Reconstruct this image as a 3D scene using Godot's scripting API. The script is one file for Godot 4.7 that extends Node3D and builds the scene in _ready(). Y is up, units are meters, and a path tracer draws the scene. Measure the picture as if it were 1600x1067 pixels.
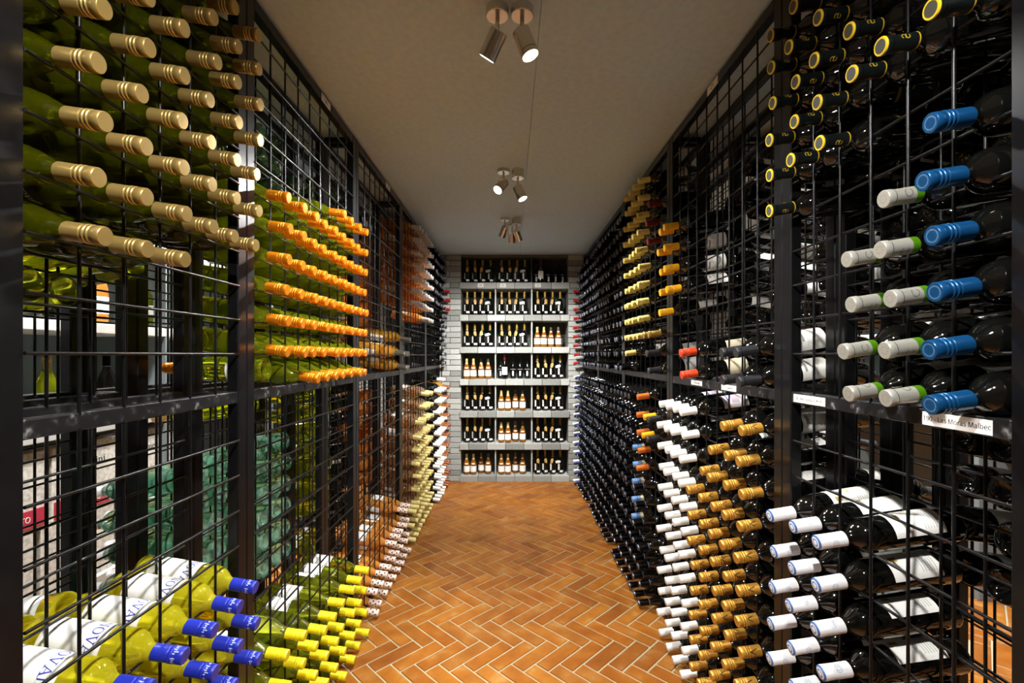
extends Node3D
# A narrow wine cellar: two steel mesh racks full of bottles, a brick paved aisle, a niche wall at the end.
# World: x to the right, y up, the camera looks along -z; "depth" below is -z in metres.

const EYE := 1.3
const FOCAL := 733.0            # pixels of a 1600 x 1067 frame
const TALL := 2.336             # ceiling height
const LEFT := -0.735            # front plane of the left racks
const RIGHT := 0.755            # front plane of the right racks
const BACK := 4.84              # depth of the niche wall
const LAYER := [0.0, 0.147, 0.303, 0.45]   # the four mesh planes of a pair of racks, from the aisle inwards
const RAIL := 1.187             # middle of the middle rail
const UP_0 := 1.2115
const UP_STEP := 0.0915
const LOW_0 := 1.1655
const LOW_STEP := 0.0945
const BAYS := [[0.707, 1.26, 6], [1.342, 2.18, 9], [2.262, 3.09, 9], [3.172, 4.0, 9], [4.082, 4.815, 8]]

var used := {}
var M := {}
var SHAPE := {}
var rng := RandomNumberGenerator.new()

func _ready() -> void:
	rng.seed = 71
	camera_and_light()
	make_materials()
	room()
	floor_bricks()
	back_wall()
	ceiling_lamps()
	racks()
	kinds()
	fill_racks()
	niche_bottles()
	side_aisles()
	tags()

func camera_and_light() -> void:
	var cam := Camera3D.new()
	cam.name = "camera"
	cam.projection = Camera3D.PROJECTION_FRUSTUM
	cam.near = 0.05
	cam.far = 60.0
	cam.size = 2.0 * 0.05 * 533.5 / FOCAL
	cam.frustum_offset = Vector2(2.0, 21.5) * 0.05 / FOCAL
	cam.position = Vector3(0, EYE, 0)
	add_child(cam)
	cam.current = true
	var env := Environment.new()
	env.background_mode = Environment.BG_COLOR
	env.background_color = Color(0.0, 0.0, 0.0)
	env.tonemap_mode = Environment.TONE_MAPPER_LINEAR
	env.tonemap_exposure = 1.0
	env.sdfgi_enabled = true
	env.ssao_enabled = true
	env.ssil_enabled = true
	var we := WorldEnvironment.new()
	we.name = "world_environment"
	we.environment = env
	add_child(we)

const LAMP_COLOR := Color(1.0, 0.99, 0.975)
const LAMP_ENERGY := 3.8

# ---------------------------------------------------------------- helpers

func numbered(called: String) -> String:
	var n: int = used.get(called, 0)
	used[called] = n + 1
	return called if n == 0 else "%s_%03d" % [called, n]

func thing(called: String, label: String, category: String, at := Vector3.ZERO, group := "") -> Node3D:
	var o := Node3D.new()
	o.name = numbered(called)
	add_child(o)
	o.position = at
	o.set_meta("label", label)
	o.set_meta("category", category)
	if group:
		o.set_meta("group", group)
	return o

func struct(called: String) -> Node3D:
	var o := Node3D.new()
	o.name = called
	o.set_meta("kind", "structure")
	add_child(o)
	return o

func part(called: String, mesh: Mesh, mat: Material, parent: Node, at := Vector3.ZERO, basis := Basis.IDENTITY) -> MeshInstance3D:
	var o := MeshInstance3D.new()
	o.name = called
	o.mesh = mesh
	o.material_override = mat
	o.transform = Transform3D(basis, at)
	parent.add_child(o, true)
	return o

# faces given counter-clockwise from outside; written clockwise for the engine, flat normals
func polygons(faces: Array) -> ArrayMesh:
	var v := PackedVector3Array()
	var n := PackedVector3Array()
	var ix := PackedInt32Array()
	for f in faces:
		var normal: Vector3 = (f[1] - f[0]).cross(f[2] - f[0]).normalized()
		var first := v.size()
		for p in f:
			v.append(p)
			n.append(normal)
		for k in range(1, f.size() - 1):
			ix.append_array([first, first + k + 1, first + k])
	var a := []
	a.resize(Mesh.ARRAY_MAX)
	a[Mesh.ARRAY_VERTEX] = v
	a[Mesh.ARRAY_NORMAL] = n
	a[Mesh.ARRAY_INDEX] = ix
	var m := ArrayMesh.new()
	m.add_surface_from_arrays(Mesh.PRIMITIVE_TRIANGLES, a)
	return m

# a box with chamfered edges, centred
func block(size: Vector3, c := 0.002) -> ArrayMesh:
	var key := "block%s%s" % [size, c]
	if SHAPE.has(key):
		return SHAPE[key]
	var h := size / 2.0
	var faces := []
	var P := func(s: Vector3, axis: int) -> Vector3:
		var q := Vector3.ZERO
		for k in 3:
			q[k] = s[k] * (h[k] if k == axis else h[k] - c)
		return q
	for axis in 3:
		for side in [-1.0, 1.0]:
			var a := (axis + 1) % 3
			var b := (axis + 2) % 3
			var ring := []
			for st in [[-1.0, -1.0], [1.0, -1.0], [1.0, 1.0], [-1.0, 1.0]]:
				var s := Vector3.ZERO
				s[axis] = side
				s[a] = st[0]
				s[b] = st[1]
				ring.append(P.call(s, axis))
			if side < 0.0:
				ring.reverse()
			faces.append(ring)
		var a2 := (axis + 1) % 3
		var b2 := (axis + 2) % 3
		for st in [[-1.0, -1.0], [1.0, -1.0], [1.0, 1.0], [-1.0, 1.0]]:
			var s0 := Vector3.ZERO
			s0[a2] = st[0]
			s0[b2] = st[1]
			var s1 := s0
			s0[axis] = -1.0
			s1[axis] = 1.0
			var ring2 := [P.call(s0, a2), P.call(s1, a2), P.call(s1, b2), P.call(s0, b2)]
			faces.append(outward(ring2))
	for sx in [-1.0, 1.0]:
		for sy in [-1.0, 1.0]:
			for sz in [-1.0, 1.0]:
				var s := Vector3(sx, sy, sz)
				faces.append(outward([P.call(s, 0), P.call(s, 1), P.call(s, 2)]))
	SHAPE[key] = polygons(faces)
	return SHAPE[key]

func outward(ring: Array) -> Array:
	var mid := Vector3.ZERO
	for p in ring:
		mid += p
	if (ring[1] - ring[0]).cross(ring[2] - ring[0]).dot(mid) < 0.0:
		ring.reverse()
	return ring

# sections: arrays of (radius, height), each smooth in itself, with a crease between them; turned round y
func lathe(sections: Array, seg := 20) -> ArrayMesh:
	var v := PackedVector3Array()
	var n := PackedVector3Array()
	var uv := PackedVector2Array()
	var ix := PackedInt32Array()
	var total := 0.0
	for s in sections:
		for k in range(1, s.size()):
			total += s[k].distance_to(s[k - 1])
	var run := 0.0
	for s in sections:
		var normals := []
		for k in s.size():
			var t := Vector2.ZERO
			if k > 0:
				t += (s[k] - s[k - 1]).normalized()
			if k < s.size() - 1:
				t += (s[k + 1] - s[k]).normalized()
			normals.append(Vector2(t.y, -t.x).normalized())
		var first := v.size()
		for k in s.size():
			if k > 0:
				run += s[k].distance_to(s[k - 1])
			for j in seg + 1:
				var a := TAU * j / seg
				var d := Vector3(sin(a), 0, cos(a))
				v.append(d * s[k].x + Vector3(0, s[k].y, 0))
				n.append(Vector3(d.x * normals[k].x, normals[k].y, d.z * normals[k].x))
				uv.append(Vector2(float(j) / seg, run / total))
		for k in s.size() - 1:
			for j in seg:
				var p: int = first + k * (seg + 1) + j
				var q: int = p + seg + 1
				# counter-clockwise from outside is p, p+1, q+1, q; written clockwise
				if s[k].x > 1e-6:
					ix.append_array([p, q + 1, p + 1])
				if s[k + 1].x > 1e-6:
					ix.append_array([p, q, q + 1])
	var a2 := []
	a2.resize(Mesh.ARRAY_MAX)
	a2[Mesh.ARRAY_VERTEX] = v
	a2[Mesh.ARRAY_NORMAL] = n
	a2[Mesh.ARRAY_TEX_UV] = uv
	a2[Mesh.ARRAY_INDEX] = ix
	var m := ArrayMesh.new()
	m.add_surface_from_arrays(Mesh.PRIMITIVE_TRIANGLES, a2)
	return m

func rod(length: float, r: float) -> ArrayMesh:
	var key := "rod%.4f_%.4f" % [length, r]
	if not SHAPE.has(key):
		SHAPE[key] = lathe([[Vector2(0, 0), Vector2(r, 0)], [Vector2(r, 0), Vector2(r, length)], [Vector2(r, length), Vector2(0, length)]], 8)
	return SHAPE[key]

# a paper label bent round a bottle: local +z is its middle
func paper(r: float, y0: float, y1: float, half: float, seg := 12) -> ArrayMesh:
	var key := "paper%s" % [[r, y0, y1, half]]
	if SHAPE.has(key):
		return SHAPE[key]
	var v := PackedVector3Array()
	var n := PackedVector3Array()
	var uv := PackedVector2Array()
	var ix := PackedInt32Array()
	for j in seg + 1:
		var a := -half + 2.0 * half * j / seg
		var d := Vector3(sin(a), 0, cos(a))
		for k in 4:
			var rr := r if k == 0 or k == 3 else r + 0.0004
			v.append(d * rr + Vector3(0, [y0, y0, y1, y1][k], 0))
			n.append([Vector3.DOWN, d, d, Vector3.UP][k])
			uv.append(Vector2(float(j) / seg, [1.0, 1.0, 0.0, 0.0][k]))
	for j in seg:
		for k in 3:
			var p := j * 4 + k
			ix.append_array([p, p + 5, p + 4, p, p + 1, p + 5])
	var arr := []
	arr.resize(Mesh.ARRAY_MAX)
	arr[Mesh.ARRAY_VERTEX] = v
	arr[Mesh.ARRAY_NORMAL] = n
	arr[Mesh.ARRAY_TEX_UV] = uv
	arr[Mesh.ARRAY_INDEX] = ix
	var m := ArrayMesh.new()
	m.add_surface_from_arrays(Mesh.PRIMITIVE_TRIANGLES, arr)
	SHAPE[key] = m
	return m

func letters(text: String, tall: float, depth := 0.0006, serif := false) -> TextMesh:
	var t := TextMesh.new()
	var f := SystemFont.new()
	f.font_names = PackedStringArray(["Droid Serif" if serif else "Droid Sans"])
	t.font = f
	t.text = text
	t.font_size = 32
	t.pixel_size = tall / 32.0
	t.depth = depth
	t.curve_step = 2.0
	return t

# lettering bent round a bottle, its middle at local +z and height y
func bent_letters(text: String, tall: float, r: float, y: float) -> ArrayMesh:
	var arr := letters(text, tall, 0.0005, true).get_mesh_arrays()
	var v: PackedVector3Array = arr[Mesh.ARRAY_VERTEX]
	var n: PackedVector3Array = arr[Mesh.ARRAY_NORMAL]
	for k in v.size():
		var a := v[k].x / r
		var rr := r + v[k].z
		n[k] = n[k].rotated(Vector3.UP, a)
		v[k] = Vector3(sin(a) * rr, y + v[k].y, cos(a) * rr)
	arr[Mesh.ARRAY_VERTEX] = v
	arr[Mesh.ARRAY_NORMAL] = n
	arr[Mesh.ARRAY_TANGENT] = null
	var m := ArrayMesh.new()
	m.add_surface_from_arrays(Mesh.PRIMITIVE_TRIANGLES, arr)
	return m

# ---------------------------------------------------------------- materials

func mat(color: Color, rough := 0.6, metal := 0.0) -> StandardMaterial3D:
	var m := StandardMaterial3D.new()
	m.albedo_color = color
	m.roughness = rough
	m.metallic = metal
	return m

func glass(color: Color, body: float, rough := 0.04) -> StandardMaterial3D:
	var m := mat(Color(color.r, color.g, color.b, body), rough)
	m.refraction_enabled = true
	m.refraction_scale = 0.042
	return m

func noise_texture(frequency: float, stops: Array, seed_: int, size := 512, octaves := 4) -> NoiseTexture2D:
	var f := FastNoiseLite.new()
	f.noise_type = FastNoiseLite.TYPE_SIMPLEX_SMOOTH
	f.seed = seed_
	f.frequency = frequency
	f.fractal_octaves = octaves
	var g := Gradient.new()
	var offs := PackedFloat32Array()
	var cols := PackedColorArray()
	for s in stops:
		offs.append(s[0])
		cols.append(s[1])
	g.offsets = offs
	g.colors = cols
	var t := NoiseTexture2D.new()
	t.width = size
	t.height = size
	t.seamless = true
	t.noise = f
	t.color_ramp = g
	return t

func world_tex(m: StandardMaterial3D, t: Texture2D, scale_: float) -> StandardMaterial3D:
	m.albedo_texture = t
	m.uv1_triplanar = true
	m.uv1_world_triplanar = true
	m.uv1_scale = Vector3.ONE * scale_
	return m

func canvas(w: int, h: int, c: Color) -> Image:
	var im := Image.create(w, h, false, Image.FORMAT_RGBA8)
	im.fill(c)
	return im

func stroke(im: Image, a: Vector2, b: Vector2, r: float, c: Color) -> void:
	var n := int(a.distance_to(b)) + 1
	for k in n + 1:
		var p := a.lerp(b, float(k) / n)
		for y in range(int(p.y - r), int(p.y + r) + 1):
			for x in range(int(p.x - r), int(p.x + r) + 1):
				if Vector2(x, y).distance_to(p) <= r and y >= 0 and y < im.get_height():
					im.set_pixel(posmod(x, im.get_width()), y, c)

func arc(im: Image, at: Vector2, r: float, a0: float, a1: float, w: float, c: Color) -> void:
	var last := at + Vector2(cos(a0), sin(a0)) * r
	for k in range(1, 13):
		var p := at + Vector2(cos(lerpf(a0, a1, k / 12.0)), sin(lerpf(a0, a1, k / 12.0))) * r
		stroke(im, last, p, w, c)
		last = p

func printed(im: Image, rough: float, metal := 0.0) -> StandardMaterial3D:
	var m := mat(Color.WHITE, rough, metal)
	m.albedo_texture = ImageTexture.create_from_image(im)
	return m

func make_materials() -> void:
	var steel_tex := noise_texture(0.012, [[0.0, Color(0.74, 0.74, 0.76)], [0.55, Color(0.86, 0.86, 0.87)], [0.8, Color(0.98, 0.98, 0.98)], [1.0, Color(1, 1, 1)]], 5)
	M.steel = world_tex(mat(Color(0.11, 0.11, 0.118), 0.33, 0.5), steel_tex, 2.0)
	M.wire = mat(Color(0.09, 0.09, 0.096), 0.3, 0.5)
	var scuff := noise_texture(0.02, [[0.0, Color(0.10, 0.10, 0.11)], [0.62, Color(0.13, 0.13, 0.14)], [0.74, Color(0.2, 0.2, 0.21)], [0.84, Color(0.38, 0.38, 0.38)], [1.0, Color(0.7, 0.7, 0.69)]], 9, 512, 5)
	M.rail = world_tex(mat(Color.WHITE, 0.42, 0.4), scuff, 2.6)
	M.ceiling = world_tex(mat(Color(0.75, 0.82, 0.86), 0.75), noise_texture(0.05, [[0.0, Color(0.93, 0.93, 0.93)], [1.0, Color(1, 1, 1)]], 3), 1.2)
	M.seam = mat(Color(0.4, 0.36, 0.31), 0.8)
	M.wall = mat(Color(0.62, 0.62, 0.6), 0.8)
	M.grout = mat(Color(0.64, 0.60, 0.48), 0.85)
	# sealed terracotta, pale smears of wear in the sealer
	var smear := noise_texture(0.006, [[0.0, Color(0.82, 0.64, 0.42)], [0.35, Color(0.88, 0.72, 0.47)], [0.6, Color(0.93, 0.78, 0.53)], [0.7, Color(0.94, 0.81, 0.58)], [0.8, Color(0.97, 0.89, 0.74)], [1.0, Color(1, 0.98, 0.94)]], 21, 1024, 6)
	M.bricks = []
	for c in [Color(0.65, 0.48, 0.28), Color(0.62, 0.45, 0.26), Color(0.68, 0.52, 0.31), Color(0.58, 0.42, 0.27), Color(0.66, 0.50, 0.30), Color(0.63, 0.48, 0.31)]:
		M.bricks.append(world_tex(mat(c, 0.36), smear, 1.1))
		M.bricks[-1].metallic_specular = 0.32
	var grain := noise_texture(0.06, [[0.0, Color(0.72, 0.72, 0.72)], [0.5, Color(0.92, 0.92, 0.92)], [1.0, Color(1, 1, 1)]], 33, 512, 5)
	M.cement = []
	for c in [Color(0.70, 0.71, 0.69), Color(0.65, 0.66, 0.64), Color(0.75, 0.76, 0.74), Color(0.58, 0.59, 0.57)]:
		M.cement.append(world_tex(mat(c, 0.88), grain, 3.0))
	M.mortar = mat(Color(0.42, 0.42, 0.4), 0.9)
	M.niche = world_tex(mat(Color(0.36, 0.37, 0.34), 0.85), grain, 1.5)
	M.plate = mat(Color(0.66, 0.68, 0.66), 0.5)
	M.nickel = mat(Color(0.86, 0.84, 0.80), 0.24, 1.0)
	M.lens = mat(Color(1, 1, 1), 0.3)
	M.lens.emission_enabled = true
	M.lens.emission = LAMP_COLOR
	M.lens.emission_energy_multiplier = 14.0
	M.card = mat(Color(0.93, 0.92, 0.9), 0.8)
	M.ink = mat(Color(0.06, 0.06, 0.06), 0.8)
	M.black = mat(Color(0.05, 0.05, 0.055), 0.5)
	M.shelf = mat(Color(0.74, 0.74, 0.72), 0.6)
	M.panel = mat(Color(0.45, 0.49, 0.50), 0.7)
	M.carton = world_tex(mat(Color(0.90, 0.88, 0.84), 0.8), grain, 1.2)
	M.kraft = mat(Color(0.55, 0.40, 0.25), 0.85)
	M.pink = mat(Color(0.72, 0.16, 0.26), 0.75)
	# glass
	M.g_dark = mat(Color(0.03, 0.032, 0.028), 0.04)
	M.g_dark.metallic_specular = 0.6
	M.g_olive = glass(Color(0.52, 0.54, 0.06), 0.07)
	M.g_lime = glass(Color(0.80, 0.84, 0.16), 0.08)
	M.g_bottle = glass(Color(0.36, 0.46, 0.28), 0.10)
	M.g_leaf = glass(Color(0.76, 0.80, 0.22), 0.08)
	M.g_gold = glass(Color(0.99, 0.95, 0.18), 0.27)
	M.g_amber = glass(Color(0.98, 0.74, 0.28), 0.34)
	M.g_rose = glass(Color(0.98, 0.68, 0.32), 0.42)
	M.g_pale = glass(Color(0.96, 0.80, 0.62), 0.2)
	M.g_honey = glass(Color(0.90, 0.58, 0.14), 0.28)
	M.g_teal = glass(Color(0.72, 0.93, 0.84), 0.12)
	# paper
	var lab := canvas(96, 128, Color(0.93, 0.92, 0.89))
	lab.fill_rect(Rect2i(30, 14, 36, 12), Color(0.55, 0.55, 0.52))
	for k in 9:
		lab.fill_rect(Rect2i(14 + (k * 7) % 9, 40 + k * 8, 66 - (k * 13) % 21, 2), Color(0.66, 0.66, 0.63))
	M.label = printed(lab, 0.7)
	var lab2 := canvas(96, 128, Color(0.95, 0.95, 0.93))
	lab2.fill_rect(Rect2i(40, 12, 12, 20), Color(0.62, 0.52, 0.22))
	lab2.fill_rect(Rect2i(60, 60, 12, 8), Color(0.6, 0.82, 0.25))
	for k in 6:
		lab2.fill_rect(Rect2i(12, 78 + k * 7, 50 - (k * 11) % 17, 2), Color(0.7, 0.7, 0.68))
	M.label_leaf = printed(lab2, 0.65)
	var lab3 := canvas(96, 128, Color(0.93, 0.9, 0.9))
	lab3.fill_rect(Rect2i(0, 22, 96, 8), Color(0.22, 0.24, 0.6))
	lab3.fill_rect(Rect2i(20, 44, 56, 40), Color(0.72, 0.66, 0.72))
	M.label_band = printed(lab3, 0.65)
	var lab4 := canvas(96, 128, Color(0.035, 0.05, 0.045))
	for y in [4, 8, 112, 120]:
		lab4.fill_rect(Rect2i(0, y, 96, 2), Color(0.75, 0.6, 0.2))
	arc(lab4, Vector2(48, 46), 12, 0, TAU, 1.6, Color(0.75, 0.6, 0.25))
	arc(lab4, Vector2(48, 46), 6, 0, TAU, 1.4, Color(0.75, 0.6, 0.25))
	stroke(lab4, Vector2(24, 42), Vector2(34, 50), 2.5, Color(0.7, 0.56, 0.22))
	stroke(lab4, Vector2(72, 42), Vector2(62, 50), 2.5, Color(0.7, 0.56, 0.22))
	lab4.fill_rect(Rect2i(32, 66, 32, 4), Color(0.7, 0.56, 0.22))
	for k in 7:
		stroke(lab4, Vector2(18 + k * 10, 96), Vector2(22 + k * 10, 86), 1.2, Color(0.78, 0.65, 0.28))
	M.label_black = printed(lab4, 0.5)
	M.label_cream = mat(Color(0.86, 0.82, 0.70), 0.7)
	M.label_white = mat(Color(0.95, 0.95, 0.94), 0.7)
	M.label_blue = mat(Color(0.10, 0.11, 0.22), 0.6)
	M.letter_blue = mat(Color(0.13, 0.18, 0.62), 0.6)
	M.letter_white = mat(Color(0.9, 0.9, 0.88), 0.6)
	M.tag_kraft = mat(Color(0.80, 0.64, 0.38), 0.8)
	# caps
	M.c_gold = mat(Color(0.74, 0.62, 0.36), 0.33, 0.7)
	M.c_orange = mat(Color(0.89, 0.53, 0.08), 0.3, 0.5)
	M.c_grey = mat(Color(0.46, 0.45, 0.42), 0.3, 0.6)
	M.c_silver = mat(Color(0.84, 0.82, 0.82), 0.32, 0.45)
	var tip := canvas(96, 96, Color(0.07, 0.07, 0.078))
	tip.fill_rect(Rect2i(0, 62, 96, 5), Color(0.30, 0.31, 0.35))
	tip.fill_rect(Rect2i(0, 73, 96, 23), Color(0.46, 0.48, 0.54))
	tip.fill_rect(Rect2i(0, 83, 96, 5), Color(0.16, 0.16, 0.19))
	M.c_black = printed(tip, 0.24, 0.5)
	M.c_charcoal = mat(Color(0.17, 0.17, 0.18), 0.4, 0.2)
	M.c_red = mat(Color(0.62, 0.09, 0.06), 0.4)
	M.c_wine = mat(Color(0.40, 0.06, 0.07), 0.4)
	M.c_vermilion = mat(Color(0.79, 0.25, 0.10), 0.4)
	M.c_tangerine = mat(Color(0.80, 0.42, 0.11), 0.4)
	M.c_yellow = mat(Color(0.95, 0.88, 0.10), 0.4)
	M.c_marigold = mat(Color(0.96, 0.70, 0.04), 0.4)
	M.c_cream = mat(Color(0.88, 0.80, 0.46), 0.4, 0.1)
	M.c_straw = mat(Color(0.93, 0.87, 0.56), 0.45)
	M.c_bronze = mat(Color(0.62, 0.50, 0.18), 0.4, 0.3)
	M.c_copper = mat(Color(0.56, 0.31, 0.15), 0.4, 0.3)
	M.c_white = mat(Color(0.93, 0.93, 0.91), 0.45)
	M.c_navy = mat(Color(0.09, 0.10, 0.36), 0.35, 0.1)
	var gold := canvas(96, 96, Color(0.78, 0.57, 0.22))
	for k in 3:
		var x := 16.0 + k * 32.0
		stroke(gold, Vector2(x - 5, 24), Vector2(x + 3, 40), 1.2, Color(0.22, 0.14, 0.06))
		stroke(gold, Vector2(x + 3, 40), Vector2(x + 9, 18), 1.2, Color(0.22, 0.14, 0.06))
	gold.fill_rect(Rect2i(0, 52, 96, 2), Color(0.5, 0.34, 0.1))
	M.c_vgold = printed(gold, 0.34, 0.45)
	var dots := canvas(96, 96, Color(0.95, 0.86, 0.80))
	for k in 4:
		for j in 4:
			var at := Vector2(8 + k * 24 + (j % 2) * 12, 10 + j * 17)
			stroke(dots, at, at, 4.6, Color(0.16, 0.08, 0.09))
	M.c_dots = printed(dots, 0.45)
	var ring := canvas(96, 96, Color(0.035, 0.06, 0.055))
	ring.fill_rect(Rect2i(0, 3, 96, 3), Color(0.8, 0.66, 0.12))
	ring.fill_rect(Rect2i(0, 73, 96, 8), Color(0.88, 0.74, 0.12))
	ring.fill_rect(Rect2i(0, 81, 96, 15), Color(0.26, 0.26, 0.23))
	for k in 3:
		arc(ring, Vector2(16 + k * 32, 30), 4.5, 0.3, 5.2, 1.2, Color(0.7, 0.58, 0.14))
		arc(ring, Vector2(16 + k * 32, 38), 4.5, -2.4, 2.5, 1.2, Color(0.7, 0.58, 0.14))
	M.c_ring = printed(ring, 0.4)
	var rim := canvas(96, 96, Color(0.94, 0.94, 0.95))
	rim.fill_rect(Rect2i(0, 74, 96, 7), Color(0.22, 0.40, 0.66))
	rim.fill_rect(Rect2i(0, 85, 96, 4), Color(0.35, 0.50, 0.72))
	for k in 2:
		arc(rim, Vector2(24 + k * 48, 34), 8, 0, TAU, 0.8, Color(0.66, 0.72, 0.8))
		arc(rim, Vector2(24 + k * 48, 34), 4, 0, TAU, 0.8, Color(0.66, 0.72, 0.8))
	M.c_rim = printed(rim, 0.42)
	var band := canvas(96, 96, Color(0.74, 0.73, 0.69))
	band.fill_rect(Rect2i(0, 0, 96, 17), Color(0.34, 0.58, 0.07))
	arc(band, Vector2(30, 34), 8, 0.6, 5.6, 1.0, Color(0.5, 0.5, 0.47))
	arc(band, Vector2(78, 34), 8, 0.6, 5.6, 1.0, Color(0.5, 0.5, 0.47))
	for k in 8:
		band.fill_rect(Rect2i(k * 12, 86, 6, 3), Color(0.62, 0.61, 0.57))
	M.c_band = printed(band, 0.34, 0.55)
	var azure := canvas(96, 96, Color(0.06, 0.29, 0.48))
	for k in 24:
		azure.fill_rect(Rect2i(k * 4, 83, 2, 3), Color(0.75, 0.85, 0.95))
	M.c_azure = printed(azure, 0.3, 0.45)
	var royal := canvas(96, 96, Color(0.11, 0.18, 0.68))
	for k in 4:
		for j in 5:
			royal.fill_rect(Rect2i(k * 24 + j * 4, 52 + (j * 3) % 5, 2, 12 - (j * 5) % 7), Color(0.85, 0.87, 0.95))
	M.c_royal = printed(royal, 0.4)
	var sky := canvas(96, 96, Color(0.42, 0.58, 0.78))
	sky.fill_rect(Rect2i(0, 0, 96, 20), Color(0.88, 0.82, 0.62))
	sky.fill_rect(Rect2i(0, 40, 96, 6), Color(0.25, 0.38, 0.62))
	M.c_sky = printed(sky, 0.4)
	var wired := canvas(96, 96, Color(0.03, 0.03, 0.035))
	wired.fill_rect(Rect2i(0, 6, 96, 6), Color(0.46, 0.50, 0.58))
	wired.fill_rect(Rect2i(0, 70, 96, 6), Color(0.42, 0.46, 0.54))
	M.c_trim = printed(wired, 0.2, 0.5)

# ---------------------------------------------------------------- the room

func slab(called: String, size: Vector3, at: Vector3, m: Material) -> MeshInstance3D:
	var o := part(called, block(size, 0.001), m, self, at)
	o.set_meta("kind", "structure")
	return o

func room() -> void:
	slab("wall_left", Vector3(0.1, TALL + 0.2, 7.4), Vector3(-2.35, TALL / 2, -1.9), M.wall)
	slab("wall_right", Vector3(0.1, TALL + 0.2, 7.4), Vector3(3.0, TALL / 2, -1.9), M.wall)
	slab("wall_front", Vector3(5.5, TALL + 0.2, 0.1), Vector3(0.32, TALL / 2, 1.75), M.wall)
	var c := struct("ceiling")
	part("ceiling_board", block(Vector3(2.40, 0.1, 7.4), 0.0012), M.ceiling, c, Vector3(-1.111, TALL + 0.05, -1.9))
	part("ceiling_board", block(Vector3(3.00, 0.1, 7.4), 0.0012), M.ceiling, c, Vector3(1.5905, TALL + 0.05, -1.9))
	part("ceiling_backing", block(Vector3(5.5, 0.04, 7.4), 0.002), M.seam, c, Vector3(0.32, TALL + 0.12, -1.9))

func floor_bricks() -> void:
	var f := struct("floor")
	part("grout_bed", block(Vector3(5.5, 0.1, 7.4), 0.001), M.grout, f, Vector3(0.32, -0.0525, -1.9))
	var W := 0.0718
	var L := 0.2320
	var joint := 0.0078
	var shape := block(Vector3(L - joint, 0.03, W - joint), 0.0022)
	var a := W * sqrt(2.0)
	var b := L * sqrt(2.0)
	var x0 := -0.3546
	var z0 := 2.254
	var near_ := []
	var rest := []
	for j in range(-13, 10):
		for i in range(-21, 36):
			for kind in 2:
				var u := L / 2.0 if kind == 0 else W / 2.0
				var v := W / 2.0 if kind == 0 else W + L / 2.0
				var x := x0 + (u + v) / sqrt(2.0) + i * a
				var d := z0 + (v - u) / sqrt(2.0) + j * b
				if x < -2.2 or x > 2.85 or d < -1.6 or d > BACK + 0.08:
					continue
				var one := {"x": x, "d": d, "turn": -PI / 4 if kind == 0 else PI / 4, "tone": absi(hash([i, j, kind])) % 6, "lift": (absi(hash([j, i, kind, 5])) % 100) / 100.0 * 0.0016}
				if absf(x) < 0.80 and d > 1.62 and near_.size() < 100000:
					near_.append(one)
				else:
					rest.append(one)
	near_.sort_custom(func(p, q): return p.d < q.d)
	while near_.size() > 300:
		rest.append(near_.pop_back())
	for o in near_:
		part("brick", shape, M.bricks[o.tone], f, Vector3(o.x, -0.0145 + o.lift, -o.d), Basis(Vector3.UP, o.turn))
	for tone in 6:
		var st := SurfaceTool.new()
		var any := false
		for o in rest:
			if o.tone == tone:
				st.append_from(shape, 0, Transform3D(Basis(Vector3.UP, o.turn), Vector3(o.x, -0.0145 + o.lift, -o.d)))
				any = true
		if any:
			var p := part("brick_paving", st.commit(), M.bricks[tone], f)
			p.set_meta("kind", "stuff")

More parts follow.
